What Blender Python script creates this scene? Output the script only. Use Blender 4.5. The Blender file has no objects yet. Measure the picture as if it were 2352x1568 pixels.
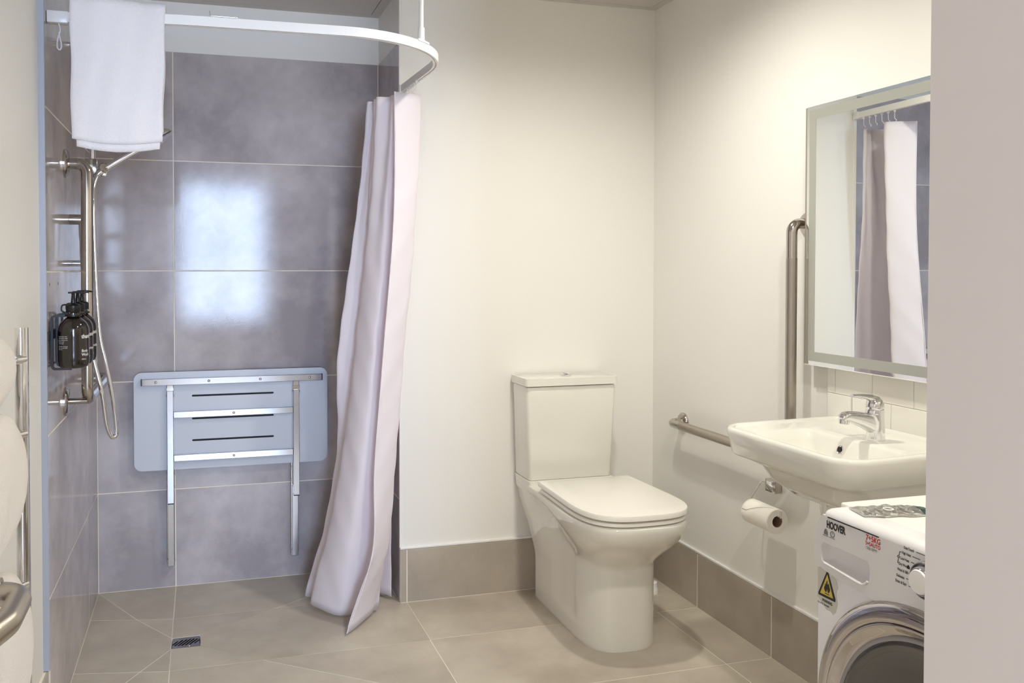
import bpy, bmesh, math, random
from mathutils import Vector, Matrix
random.seed(7)
PI = math.pi
S = bpy.context.scene
COL = S.collection

# ---------------------------------------------------------------- camera
H = 1.3123
yaw, pitch = 0.2735, 0.0206
F = Vector((math.sin(yaw)*math.cos(pitch), math.cos(yaw)*math.cos(pitch), -math.sin(pitch)))
Rv = Vector((math.cos(yaw), -math.sin(yaw), 0)); Uv = Rv.cross(F)
cam = bpy.data.cameras.new('camera'); camo = bpy.data.objects.new('camera', cam); COL.objects.link(camo)
M4 = Matrix.Identity(4)
for i in range(3):
    M4[i][0], M4[i][1], M4[i][2] = Rv[i], Uv[i], -F[i]
M4[2][3] = H
camo.matrix_world = M4
cam.sensor_width = 36; cam.sensor_fit = 'HORIZONTAL'
cam.lens = 1983.99/2352*36
cam.shift_x = (1176-1017.42)/2352
cam.shift_y = (657.96-784)/2352
cam.clip_start = 0.02
S.camera = camo

# ---------------------------------------------------------------- world, lights, exposure
S.view_settings.view_transform = 'Standard'; S.view_settings.look = 'None'
S.view_settings.gamma = 1; S.view_settings.use_curve_mapping = False
S.view_settings.exposure = 0.0
w = bpy.data.worlds.new('world'); S.world = w; w.use_nodes = True
bg = w.node_tree.nodes['Background']; bg.inputs[0].default_value = (.62, .70, .88, 1); bg.inputs[1].default_value = 0.7
S.cycles.max_bounces = 10; S.cycles.diffuse_bounces = 6; S.cycles.glossy_bounces = 6
S.cycles.sample_clamp_indirect = 8
try:
    S.cycles.use_denoising = True
except Exception: pass

def light(name, kind, loc, energy, color, **k):
    l = bpy.data.lights.new(name, kind); l.energy = energy; l.color = color
    o = bpy.data.objects.new(name, l); COL.objects.link(o); o.location = loc
    rot = k.pop('rot', None)
    if rot: o.rotation_euler = rot
    for a, b in k.items(): setattr(l, a, b)
    return o
WARM = (1.0, .965, .87)
LAMP = (1.18, 2.32)
FILL_LAMP = (1.05, 1.05)
light('ceiling_lamp_light', 'SPOT', (LAMP[0], LAMP[1], 2.385), 55, WARM, spot_size=math.radians(166), spot_blend=.85, shadow_soft_size=.035)
light('door_fill_light', 'SPOT', (FILL_LAMP[0], FILL_LAMP[1], 2.385), 64, WARM, spot_size=math.radians(160), spot_blend=.6, shadow_soft_size=.04)  # added fill light, no lamp known here; lifts right wall and floor
# daylight at the window of the room behind the camera
light('window_daylight', 'AREA', (.27, -3.63, 1.54), 258, (.57, .73, 1.0), rot=(PI/2, 0, 0), shape='RECTANGLE', size=1.06, size_y=1.78)
light('hall_fill_light', 'POINT', (-.9, -1.8, 2.2), 78, (1, .95, .92), shadow_soft_size=.1)  # added unseen point light, brightens the hall side and jamb; no fitting there

# ---------------------------------------------------------------- materials
def lin(c):
    return tuple((x/255/12.92 if x/255 <= .04045 else ((x/255+.055)/1.055)**2.4) for x in c)
def mat(name, rgb, rough=.5, metal=0., coat=0., bump=0., bscale=40., trans=0., var=None, vscale=3., spec=.5, sheen=0., emit=None, translucent=0., stretch=None, ior=None, rand=0.):
    m = bpy.data.materials.new(name); m.use_nodes = True
    nt = m.node_tree; N = nt.nodes; Lk = nt.links; b = N['Principled BSDF']
    c = lin(rgb) + (1,)
    b.inputs['Base Color'].default_value = c
    b.inputs['Roughness'].default_value = rough; b.inputs['Metallic'].default_value = metal
    b.inputs['Coat Weight'].default_value = coat; b.inputs['Transmission Weight'].default_value = trans
    b.inputs['Specular IOR Level'].default_value = spec; b.inputs['Sheen Weight'].default_value = sheen
    if ior: b.inputs['IOR'].default_value = ior
    tc = N.new('ShaderNodeTexCoord'); src = tc.outputs['Object']
    if stretch:
        mp = N.new('ShaderNodeMapping'); mp.inputs['Scale'].default_value = stretch
        Lk.new(src, mp.inputs[0]); src = mp.outputs[0]
    if var:
        n = N.new('ShaderNodeTexNoise'); n.inputs['Scale'].default_value = vscale; n.inputs['Detail'].default_value = 7; n.inputs['Roughness'].default_value = .62
        if rand:
            oi = N.new('ShaderNodeObjectInfo'); ml = N.new('ShaderNodeVectorMath'); ml.operation = 'MULTIPLY_ADD'
            cb = N.new('ShaderNodeCombineXYZ'); Lk.new(oi.outputs['Random'], cb.inputs[0]); Lk.new(oi.outputs['Random'], cb.inputs[2])
            ml.inputs[1].default_value = (17, 17, 17); Lk.new(cb.outputs[0], ml.inputs[0]); Lk.new(src, ml.inputs[2])
            Lk.new(ml.outputs[0], n.inputs['Vector'])
        else: Lk.new(src, n.inputs['Vector'])
        r = N.new('ShaderNodeValToRGB'); e = r.color_ramp.elements
        e[0].position = .36; e[0].color = c; e[1].position = .68; e[1].color = lin(var) + (1,)
        Lk.new(n.outputs[0], r.inputs[0]); Lk.new(r.outputs[0], b.inputs['Base Color'])
    if bump:
        n2 = N.new('ShaderNodeTexNoise'); n2.inputs['Scale'].default_value = bscale; n2.inputs['Detail'].default_value = 3
        Lk.new(src, n2.inputs['Vector'])
        bp = N.new('ShaderNodeBump'); bp.inputs['Strength'].default_value = bump; bp.inputs['Distance'].default_value = .002
        Lk.new(n2.outputs[0], bp.inputs['Height']); Lk.new(bp.outputs[0], b.inputs['Normal'])
    if emit:
        b.inputs['Emission Color'].default_value = lin(emit[0]) + (1,); b.inputs['Emission Strength'].default_value = emit[1]
    if translucent:
        t = N.new('ShaderNodeBsdfTranslucent'); t.inputs[0].default_value = c
        mx = N.new('ShaderNodeMixShader'); mx.inputs[0].default_value = translucent
        out = N['Material Output']; Lk.new(b.outputs[0], mx.inputs[1]); Lk.new(t.outputs[0], mx.inputs[2]); Lk.new(mx.outputs[0], out.inputs[0])
    return m
PAINT = mat('wall_paint', (237, 235, 230), .42, bump=.05, bscale=90)
CEIL = mat('ceiling_paint', (205, 200, 194), .6)
HALLP = mat('hall_paint', (205, 198, 192), .6)
TILE = mat('wall_tile', (161, 153, 155), .06, var=(206, 198, 199), vscale=2.6, bump=.035, bscale=260, spec=.26, rand=1)
SKIRT = mat('skirting_tile', (166, 156, 143), .3, var=(188, 178, 164), vscale=3, bump=.05, bscale=200, rand=1)
FTILE = mat('floor_tile', (176, 166, 151), .4, var=(208, 199, 183), vscale=2.4, bump=.08, bscale=120, rand=1)
GROUT = mat('grout', (238, 229, 214), .8, bump=.2, bscale=300)
WTILE = mat('white_glazed_tile', (236, 233, 224), .09, coat=.4)
WGROUT = mat('white_grout', (196, 190, 178), .7)
CERAMIC = mat('white_ceramic', (229, 227, 218), .07, coat=.6, spec=.6)
LIDP = mat('white_seat_plastic', (240, 237, 229), .18)
WPLAST = mat('white_plastic', (240, 238, 236), .28)
CHROME = mat('chrome', (228, 228, 230), .06, metal=1)
STEEL = mat('brushed_steel', (178, 170, 160), .3, metal=1, bump=.12, bscale=60, stretch=(30, 30, 3))
SATIN = mat('polished_steel', (190, 184, 176), .14, metal=1)
ALU = mat('bright_steel', (205, 205, 208), .13, metal=1)
DARK = mat('dark_gap', (28, 26, 25), .6)
BLACKP = mat('black_metal', (14, 14, 14), .4)
BLACKC = mat('black_plastic', (12, 12, 13), .3)
AMBER = mat('dark_amber_plastic', (26, 18, 13), .12, coat=.5)
LAMIN = mat('grey_laminate', (196, 199, 206), .33, bump=.04, bscale=300)
EDGEB = mat('black_laminate_edge', (16, 17, 20), .8, spec=.1)
TOWEL = mat('white_terry', (236, 232, 234), .95, sheen=.4, bump=1., bscale=420)
TOWELB = mat('cream_terry', (232, 224, 214), .95, sheen=.4, bump=1., bscale=420)
CURT = mat('curtain_cloth', (250, 244, 248), .6, translucent=.3, bump=.15, bscale=60)
PAPER = mat('tissue_paper', (244, 240, 230), .9, bump=.3, bscale=200)
CARD = mat('cardboard', (150, 125, 108), .9)
MIRROR = mat('mirror_glass', (240, 243, 240), .0, metal=1)
FROST = mat('frosted_glass', (190, 192, 182), .32, metal=.55)
MCAB = mat('mirror_case', (150, 144, 130), .4)
APPL = mat('appliance_white', (226, 224, 224), .22, coat=.2)
APPLT = mat('appliance_top', (236, 232, 222), .3)
GLASSD = mat('dark_door_glass', (46, 40, 36), .05, coat=1, spec=.8)
GREYP = mat('grey_plastic', (150, 148, 148), .25)
CLEARP = mat('clear_knob', (150, 150, 154), .1, metal=.55, coat=.8)
INK = mat('black_ink', (40, 38, 40), .5)
GREYINK = mat('grey_ink', (120, 118, 120), .5)
RED = mat('red_ink', (190, 40, 46), .5)
WHITEINK = mat('white_ink', (215, 212, 208), .5)
STICK = mat('sticker_film', (206, 204, 196), .3)
YEL = mat('warning_yellow', (214, 190, 84), .4)
FOIL = mat('foil', (200, 200, 196), .16, metal=.9, bump=.4, bscale=60)
FOILG = mat('foil_green', (40, 74, 66), .3, metal=.3)
DOORP = mat('door_paint', (226, 220, 212), .4)
PANE = mat('window_pane_glass', (250, 252, 255), .02, trans=1, ior=1.0)
SKIN = mat('window_frame_white', (235, 235, 235), .4)
CORD = mat('white_cord', (226, 220, 222), .7)

# ---------------------------------------------------------------- helpers
ORG = {}
def finish(name, bm, m, parent=None, smooth=None, recalc=True):
    if recalc: bmesh.ops.recalc_face_normals(bm, faces=bm.faces)
    o0 = ORG.get(parent.name if parent else None, Vector((0, 0, 0)))
    bmesh.ops.translate(bm, verts=bm.verts, vec=-o0)
    me = bpy.data.meshes.new(name); bm.to_mesh(me); bm.free()
    for x in (m if isinstance(m, (list, tuple)) else [m]): me.materials.append(x)
    if smooth is not None:
        for p in me.polygons: p.use_smooth = True
        me.set_sharp_from_angle(angle=math.radians(smooth))
    o = bpy.data.objects.new(name, me); COL.objects.link(o)
    if parent: o.parent = parent; ORG[o.name] = o0.copy()
    else: ORG[o.name] = Vector((0, 0, 0))
    return o
def thing(name, label, cat, loc, group=None):
    o = bpy.data.objects.new(name, None); COL.objects.link(o); o.location = loc
    o.empty_display_size = .05
    o['label'] = label; o['category'] = cat
    if group: o['group'] = group
    ORG[o.name] = Vector(loc); return o
def tag(o, label, cat, group=None):
    o['label'] = label; o['category'] = cat
    if group: o['group'] = group
    return o
def struct(o):
    o['kind'] = 'structure'; return o
def addbox(bm, lo, hi, bev=0, seg=2):
    r = bmesh.ops.create_cube(bm, size=1)
    lo = Vector(lo); hi = Vector(hi); c = (lo+hi)/2; d = hi-lo
    for v in r['verts']: v.co = Vector((v.co.x*d.x, v.co.y*d.y, v.co.z*d.z)) + c
    if bev:
        ed = list({e for v in r['verts'] for e in v.link_edges})
        bmesh.ops.bevel(bm, geom=ed, offset=bev, segments=seg, affect='EDGES', profile=.5)
def box(name, m, lo, hi, parent=None, bev=0, seg=2):
    bm = bmesh.new(); addbox(bm, lo, hi, bev, seg)
    return finish(name, bm, m, parent, 40 if bev else None)
def ringloft(bm, rings, cap0=True, cap1=True, close=True):
    vs = [[bm.verts.new(p) for p in r] for r in rings]
    n = len(rings[0])
    for a, b in zip(vs[:-1], vs[1:]):
        for i in range(n if close else n-1):
            j = (i+1) % n
            bm.faces.new((a[i], a[j], b[j], b[i]))
    if cap0: bm.faces.new(vs[0][::-1])
    if cap1: bm.faces.new(vs[-1])
    return vs
def catmull(P, n=8, closed=False):
    P = [Vector(p) for p in P]; out = []
    m = len(P)
    for i in range(m if closed else m-1):
        if closed: p0, p1, p2, p3 = P[i-1], P[i], P[(i+1) % m], P[(i+2) % m]
        else: p0, p1, p2, p3 = P[max(i-1, 0)], P[i], P[i+1], P[min(i+2, m-1)]
        for k in range(n):
            t = k/n
            out.append(.5*((2*p1)+(-p0+p2)*t+(2*p0-5*p1+4*p2-p3)*t*t+(-p0+3*p1-3*p2+p3)*t**3))
    if not closed: out.append(P[-1])
    return out
def rounded(P, r, n=6):
    """polyline with rounded corners of radius r"""
    P = [Vector(p) for p in P]; out = [P[0]]
    for i in range(1, len(P)-1):
        a = (P[i-1]-P[i]); b = (P[i+1]-P[i]); la, lb = a.length, b.length; a.normalize(); b.normalize()
        rr = r[i-1] if isinstance(r, (list, tuple)) else r
        ang = a.angle(b); d = min(rr/math.tan(ang/2), la*.49, lb*.49)
        R = d*math.tan(ang/2); c = P[i]+(a+b).normalized()*(R/math.sin(ang/2))
        p0, p1 = P[i]+a*d, P[i]+b*d
        u = (p0-c); v = (p1-c); w_ = u.angle(v)
        for k in range(n+1):
            t = k/n
            out.append(c+(u*math.sin((1-t)*w_)+v*math.sin(t*w_))/math.sin(w_))
    out.append(P[-1]); return out
def tubegeo(bm, P, r, n=12, cap=True, prof=None, up=None):
    P = [Vector(p) for p in P]; rings = []; prev = None
    for i, p in enumerate(P):
        t = (P[min(i+1, len(P)-1)]-P[max(i-1, 0)]).normalized()
        if prev is None:
            a = Vector(up) if up else (Vector((0, 0, 1)) if abs(t.z) < .9 else Vector((1, 0, 0)))
            x = (a-t*a.dot(t)).normalized()
        else:
            x = (prev-t*prev.dot(t)).normalized()
        prev = x; y = t.cross(x); rr = r(i/(len(P)-1)) if callable(r) else r
        if prof: rings.append([p+x*a_*rr+y*b_*rr for a_, b_ in prof])
        else: rings.append([p+x*math.cos(2*PI*k/n)*rr+y*math.sin(2*PI*k/n)*rr for k in range(n)])
    ringloft(bm, rings, cap, cap)
def tube(name, P, r, m, parent=None, n=14, prof=None, up=None, smooth=50):
    bm = bmesh.new(); tubegeo(bm, P, r, n, True, prof, up)
    return finish(name, bm, m, parent, smooth)
def addlathe(bm, prof, base, axis, n=32):
    """prof: [(radius, along)] ; axis vector"""
    ax = Vector(axis).normalized(); a = Vector((0, 0, 1)) if abs(ax.z) < .9 else Vector((1, 0, 0))
    x = (a-ax*a.dot(ax)).normalized(); y = ax.cross(x); base = Vector(base); rings = []
    for r, h in prof:
        r = max(r, 1e-5)
        rings.append([base+ax*h+x*math.cos(2*PI*k/n)*r+y*math.sin(2*PI*k/n)*r for k in range(n)])
    ringloft(bm, rings)
def lathe(name, prof, base, axis, m, parent=None, n=32, smooth=40):
    bm = bmesh.new(); addlathe(bm, prof, base, axis, n)
    return finish(name, bm, m, parent, smooth)
def rrect(cx, cy, w, h, r, n=6):
    """rounded rectangle, CCW, list of (x,y)"""
    out = []
    rr = r if isinstance(r, (list, tuple)) else [r]*4
    for q, (sx, sy) in enumerate(((1, 1), (-1, 1), (-1, -1), (1, -1))):
        R = rr[q]
        ox, oy = cx+sx*(w/2-R), cy+sy*(h/2-R)
        for k in range(n+1):
            a = PI/2*(q+k/n); out.append((ox+R*math.cos(a), oy+R*math.sin(a)))
    return out
def plate(name, outer, holes, place, depth, m, parent=None, smooth=None, edge_mat=None):
    """flat plate with holes. place(u,v,d)->Vector ; d from 0 to depth"""
    bm = bmesh.new()
    def loop(pts, d):
        vs = [bm.verts.new(place(u, v, d)) for u, v in pts]
        return vs, [bm.edges.new((vs[i], vs[(i+1) % len(vs)])) for i in range(len(vs))]
    loops = []
    for d in (0, depth):
        E = []; L = []
        for pts in [outer]+holes:
            vs, es = loop(pts, d); E += es; L.append(vs)
        bmesh.ops.triangle_fill(bm, use_beauty=True, use_dissolve=False, edges=E)
        loops.append(L)
    for a, b in zip(*loops):
        n = len(a)
        for i in range(n):
            f = bm.faces.new((a[i], a[(i+1) % n], b[(i+1) % n], b[i]))
            if edge_mat: f.material_index = 1
    return finish(name, bm, [m, edge_mat] if edge_mat else m, parent, smooth)
def prism(name, poly, z0, z1, m, parent=None):
    bm = bmesh.new(); ringloft(bm, [[(x, y, z0) for x, y in poly], [(x, y, z1) for x, y in poly]])
    return finish(name, bm, m, parent)
def text(name, body, size, org, mm, parent, ux=(0, -1, 0), uy=(0, 0, 1), bend=None, bold=0., sx=1.):
    cu = bpy.data.curves.new(name, 'FONT'); cu.body = body; cu.size = size; cu.offset = bold
    cu.resolution_u = 3
    o = bpy.data.objects.new(name, cu); COL.objects.link(o)
    bpy.context.view_layer.update()
    me = bpy.data.meshes.new_from_object(o); bpy.data.objects.remove(o)
    ux, uy = Vector(ux), Vector(uy); nz = ux.cross(uy); org = Vector(org or (0, 0, 0))
    o0 = ORG[parent.name]
    for v in me.vertices:
        u, vv = v.co.x*sx, v.co.y
        v.co = (bend(u, vv) if bend else org+ux*u+uy*vv)-o0
    me.materials.clear(); me.materials.append(mm)
    r = bpy.data.objects.new(name, me); COL.objects.link(r); r.parent = parent; ORG[r.name] = o0.copy()
    return r
def polyinset(poly, d):
    n = len(poly); out = []
    A = sum(poly[i][0]*poly[(i+1) % n][1]-poly[(i+1) % n][0]*poly[i][1] for i in range(n))
    s = 1 if A > 0 else -1
    for i in range(n):
        p, q, r = Vector(poly[i-1]), Vector(poly[i]), Vector(poly[(i+1) % n])
        a = (q-p).normalized(); b = (r-q).normalized()
        na = Vector((-a.y, a.x))*s; nb = Vector((-b.y, b.x))*s
        k = 1+na.dot(nb)
        v = (na+nb)/max(k, .25)*d
        if v.length > 4*d: v = v.normalized()*4*d
        out.append((q.x+v.x, q.y+v.y))
    return out

# ---------------------------------------------------------------- geometry of the room
XL, XR, YM, YB, XA, ZC, ZT, ZS = -.4042, 1.8553, 3.2947, 3.7126, .7484, 2.4026, 2.199, .2107
YT = 2.554; XP = XL-.016
Z1 = .4038
HY = -3.6     # far wall of the room behind
ROWS = [0, Z1, Z1+.45, Z1+.9, Z1+1.35, ZT]
G = .0018
# floor
floor = struct(plate('floor', [(-2.2, -.13), (2.3, -.13), (2.3, YB+.2), (-2.2, YB+.2)], [[(-.105, 3.10), (-.008, 3.10), (-.008, 3.19), (-.105, 3.19)]], lambda u, v, d: Vector((u, v, -.0007-d)), .08, GROUT))
J1a, J1b, J2a, J2b = (XL, 3.434), (-.105, 3.366), (XL, 2.993), (-.105, 2.929)
fp = []
# strip beside the left wall
fp += [[(XL, YB), (-.105, 3.19), (-.105, YB)]]
fp += [[(XL, YB), (XL, 3.434), (-.235, 3.397)], [(-.235, 3.397), (XL, 3.434), (XL, 2.993), (-.180, 2.945), (-.105, 3.10), (-.105, 3.19)]]
fp = [[(XL, YB), (-.235, 3.393), (-.105, 3.366), (-.105, YB)],
      [(-.235, 3.393), (-.105, 3.19), (-.105, 3.366)],
      [(XL, YB), (XL, 3.434), (-.235, 3.393)],
      [(-.235, 3.393), (XL, 3.434), (XL, 2.993), (-.198, 2.948), (-.105, 3.10), (-.105, 3.19)],
      [(-.105, 3.10), (-.198, 2.948), (-.105, 2.929)],
      [(XL, 2.993), (XL, 2.60), (-.198, 2.948)],
      [(XL, 2.60), (XL, 2.483), (-.105, 2.483), (-.105, 2.929), (-.198, 2.948)]]
# shower field
fp += [[(-.105, 3.366), (.27, 3.366), (XA, 3.662), (XA, YB), (-.105, YB)],
       [(.27, 3.366), (XA, 3.366), (XA, 3.662)],
       [(-.105, 3.19), (-.008, 3.19), (.27, 3.366), (-.105, 3.366)],
       [(-.008, 3.19), (-.008, 3.10), (.196, 2.929), (.7752, 2.929), (.7752, 3.2947), (XA, 3.2947), (XA, 3.366), (.27, 3.366)],
       [(-.105, 2.929), (.196, 2.929), (-.008, 3.10), (-.105, 3.10)],
       [(-.105, 2.929), (-.105, 2.483), (.7752, 2.483), (.196, 2.929)],
       [(.196, 2.929), (.7752, 2.483), (.7752, 2.929)]]
faint = {9, 10, 11}
YJ = 2.9333
cols = [XL, -.105, .7752, 1.6752, XR]
rowsY = [YJ-.45*k for k in range(1, 9)]
for i in range(4):
    if i >= 2: fp.append([(cols[i], YM), (cols[i], YJ), (cols[i+1], YJ), (cols[i+1], YM)]); fp.append([(cols[i], YJ), (cols[i], rowsY[0]), (cols[i+1], rowsY[0]), (cols[i+1], YJ)])
    for a, b in zip(rowsY[:-1], rowsY[1:]):
        if b > -.3 or a > -.1: fp.append([(cols[i], a), (cols[i], max(b, -.12)), (cols[i+1], max(b, -.12)), (cols[i+1], a)])
for k, p in enumerate(fp):
    q = polyinset(p, .0007 if k in faint else G)
    t = prism('tile', q, -.02, 0, FTILE, floor)
hall = struct(prism('floor_hall', [(-2.0, HY), (2.2, HY), (2.2, -.13), (-2.0, -.13)], -.004, .004, mat('hall_floor', (150, 138, 122), .5, var=(170, 158, 142), vscale=6)))
# shower back wall
wb = struct(box('wall_shower_back', PAINT, (XL-.2, YB+.009, 0), (XA+.2, YB+.15, ZC+.1)))
box('grout_bed', GROUT, (XL-.01, YB+.0007, 0), (XA+.01, YB+.009, ZT-.001), wb)
def tiles(parent, us, vs, f, m, th=.012, g=G):
    for a, b in zip(us[:-1], us[1:]):
        for c, d in zip(vs[:-1], vs[1:]):
            bm = bmesh.new()
            q = [(a+g, c+g), (b-g, c+g), (b-g, d-g), (a+g, d-g)]
            e = .0012
            q2 = [(a+g+e, c+g+e), (b-g-e, c+g+e), (b-g-e, d-g-e), (a+g+e, d-g-e)]
            ringloft(bm, [[f(u, v, th) for u, v in q], [f(u, v, .0008) for u, v in q], [f(u, v, 0) for u, v in q2]])
            finish('tile', bm, m, parent)
tiles(wb, [XL, -.105, XA], ROWS, lambda u, v, d: Vector((u, YB+d, v)), TILE, .008)
# left tiled wall + painted wall
wl = struct(box('wall_left', PAINT, (XP-.15, -.1, 0), (XP, YB+.15, ZC+.1)))
box('shower_wall_board', PAINT, (XP-.01, YT, ZT), (XL-.006, YB+.02, ZC+.05), wl)
box('grout_bed', GROUT, (XP-.01, YT+.003, 0), (XL-.0007, YB+.01, ZT-.001), wl)
tiles(wl, [YT+.003, 3.408, YB+.001], ROWS, lambda u, v, d: Vector((XL-d, u, v)), TILE, .008)
for yy in (2.606, 2.756):
    lathe('drill_hole', [(.0001, 0), (.0045, 0), (.0045, .0006), (.0001, .0006)], (XL-.0003, yy, 1.269), (1, 0, 0), DARK, wl, 14)
struct(box('trim_1', mat('edge_trim', (168, 174, 188), .4), (XP-.005, YT-.004, ZS), (XL, YT+.003, ZC)))
bl = struct(box('baseboard_left', GROUT, (XP-.005, -.1, 0), (XL-.0037, YT, ZS-.003)))
tiles(bl, [-.1, .683, 1.583, YT], [0, ZS], lambda u, v, d: Vector((XL-.003-d, u, v)), SKIRT, .006)
# shower right cheek and main back wall (one solid block)
wm_ = struct(box('wall_back', PAINT, (XA+.010, YM+.002, 0), (XR+.15, YB+.15, ZC+.1)))
box('corner_bead', WPLAST, (XA-.001, YM, ZS+.003), (XA+.012, YM+.012, ZC), wm_)
box('shower_cheek_board', PAINT, (XA+.004, YM+.006, ZT), (XA+.02, YB+.02, ZC+.05), wm_)
box('grout_bed', GROUT, (XA+.0007, YM+.003, 0), (XA+.012, YB+.01, ZT-.001), wm_)
tiles(wm_, [YM+.010, YB], ROWS, lambda u, v, d: Vector((XA+d, u, v)), TILE, .009)
bb = struct(box('baseboard_back', GROUT, (XA+.001, YM-.0083, 0), (XR, YM+.004, ZS-.003)))
tiles(bb, [XA, .7752, 1.6752, XR-.002], [0, ZS], lambda u, v, d: Vector((u, YM-.009+d, v)), SKIRT, .007)
struct(box('trim_2', WPLAST, (XA, YM-.009, ZS-.001), (XR-.006, YM+.003, ZS+.0085), bev=.002))
# right wall
wr = struct(box('wall_right', PAINT, (XR, -.1, 0), (XR+.15, YM+.01, ZC+.1)))
br = struct(box('baseboard_right', GROUT, (XR-.0083, .6, 0), (XR+.004, YM-.009, ZS-.003)))
tiles(br, [.683, 1.133, 1.583, 2.033, 2.483, YJ, YM-.011], [0, ZS], lambda u, v, d: Vector((XR-.009+d, u, v)), SKIRT, .007)
struct(box('trim_3', WPLAST, (XR-.009, .6, ZS-.001), (XR+.003, YM-.008, ZS+.0085), bev=.002))
# near wall beside the doorway
struct(box('wall_near', HALLP, (.600, .20, 0), (XR+.1, .60, ZC+.1)))
struct(box('wall_front', HALLP, (-2.0, -.12, 0), (-.46, -.02, ZC+.1)))
struct(box('wall_front_upper', HALLP, (-.46, -.12, 2.14), (.60, -.02, ZC+.1)))
struct(box('wall_front_right', HALLP, (.600, -.12, 0), (2.2, .20, ZC+.1)))
struct(box('wall_hall_left', HALLP, (-2.1, HY, 0), (-2.0, 0, ZC+.1)))
struct(box('wall_hall_right', HALLP, (2.2, HY, 0), (2.3, 0, ZC+.1)))
whb = struct(plate('wall_hall_back', [(-2.1, 0), (2.3, 0), (2.3, ZC+.1), (-2.1, ZC+.1)], [[(-.27, .64), (.81, .64), (.81, 2.44-.06), (-.27, 2.44-.06)]], lambda u, v, d: Vector((u, HY-d, v)), .1, HALLP))
win = struct(plate('window_1', [(-.27, .64), (.81, .64), (.81, 2.38), (-.27, 2.38)], [[(-.23, .68), (.255, .68), (.255, 2.34), (-.23, 2.34)], [(.285, .68), (.77, .68), (.77, 2.34), (.285, 2.34)]], lambda u, v, d: Vector((u, HY+.03-d, v)), .05, SKIN))
# ceiling
ce = struct(box('ceiling', DARK, (-2.1, HY, ZC+.012), (2.3, YB+.2, ZC+.12)))
def cpanel(x0, x1, y0, y1): box('panel', CEIL, (x0, y0, ZC), (x1, y1, ZC+.02), ce)
g = .003; b_ = .034
cpanel(XL+b_+g, -.02, 2.50, YB-b_-g); cpanel(.015, XA-b_-g, 2.5, YB-b_-g); cpanel(-.02, .015, 2.5, YB-b_)
cpanel(XP, XA-b_, YB-b_, YB+.02); cpanel(XP, XL+b_, 2.5, YB-b_); cpanel(XA-b_, XA+.02, YM-b_, YB+.02)
cpanel(XA-b_+g, XR-b_-g, 2.5, YM-b_-g); cpanel(XA-b_+g, XR-b_, YM-b_, YM+.01); cpanel(XR-b_, XR+.01, 0, YM+.01)
cpanel(XP, XR-b_-g, -.1, 2.5-.001); cpanel(-2.0, 2.2, HY, -.12)
# ceiling lamps: the room downlight, and an added one housing the fill light
for i, (lx, ly) in enumerate((LAMP, FILL_LAMP)):
    t = thing('downlight', ['round recessed ceiling downlight over the middle of the toilet area', 'added round ceiling downlight near the washing machine, out of view, for fill light'][i], 'lamp', (lx, ly, ZC-.004), 'recessed ceiling downlights')
    lathe('trim_ring', [(.034, 0), (.045, 0), (.045, .003), (.034, .003)], (lx, ly, ZC-.0035), (0, 0, 1), WPLAST, t, 24)
    lathe('lamp_glass', [(.0001, 0), (.033, 0), (.033, .001), (.0001, .001)], (lx, ly, ZC-.002), (0, 0, 1), mat('lamp_glow', (255, 235, 205), .5, emit=((255, 232, 196), 60)), t, 24)

# ---------------------------------------------------------------- toilet
TX = 1.402
toilet = thing('toilet', 'white ceramic close coupled toilet with closed lid standing against the cream wall', 'toilet', (TX, 2.95, 0))
def dshape(hw, front, back, n_exp=2.6, yc=None, wb_=None, N1=56, N2=10, N3=10):
    yc = yc if yc is not None else front+.24
    pts = []
    wb_ = wb_ or hw
    for k in range(N2): pts.append((wb_+(hw-wb_)*k/N2, back+(yc-back)*k/N2))
    for k in range(N1+1):
        a = -PI*k/N1; c, s = math.cos(a), math.sin(a)
        pts.append((hw*math.copysign(abs(c)**(2/n_exp), c), yc-(yc-front)*abs(s)**(2/n_exp)))
    for k in range(1, N2+1): pts.append((-(hw+(wb_-hw)*k/N2), yc+(back-yc)*k/N2))
    for k in range(1, N3): pts.append((-wb_+2*wb_*k/N3, back))
    return pts
def sst(a, b, x):
    t = min(max((x-a)/(b-a), 0), 1); return t*t*(3-2*t)
def pan_rings():
    rim = dshape(.200, 2.492, 3.285, 2.9, 2.74, .171)
    base = [(x+.012, y) for x, y in dshape(.137, 2.655, 3.200, 2.9, 2.84, .132)]
    rings = []
    zs = [0, .006]+[.012+.0115*k for k in range(39)]+[.464, .469, .472]
    for z in zs:
        ring = []
        for (rx, ry), (bx, by) in zip(rim, base):
            z0 = .285+.125*sst(2.62, 3.15, ry)
            u = min(max((z-z0)/(.462-z0), 0), 1)
            f = math.sin(u*PI/2)**1.35
            f2 = (min(max((z-.17)/.292, 0), 1))**1.15; kk = sst(2.98, 3.2, ry); f = f*(1-kk)+f2*kk
            # gentle widening of rear skirt
            f = max(f, .10*sst(.10, .42, z)*sst(2.8, 3.1, ry))
            x = bx+(rx-bx)*f; y = by+(ry-by)*f
            if ry > 3.19 and z > .15: # back stays near the wall while rising
                y = by+(ry-by)*max(f, sst(.22, .40, z))
            ins = 0
            if abs(bx) > .1: ins = .006*sst(2.80, 2.83, by)*(1-sst(2.975, 3.0, by))*sst(.055, .085, z)*(1-sst(.30, .36, z))
            if z <= .006: x *= .985 if z == 0 else 1; 
            if z > .463:
                e = (.0, .0015, .006)[[.464, .469, .472].index(z)] if z in (.464, .469, .472) else 0
                x -= math.copysign(e, x); y = y+(e if y < 2.7 else 0)
            x -= math.copysign(min(ins, abs(x)), x)
            ring.append((TX+x, y, z))
        rings.append(ring)
    return rings
bm = bmesh.new(); R = pan_rings(); ringloft(bm, R)
finish('pan', bm, CERAMIC, toilet, 35)
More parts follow.
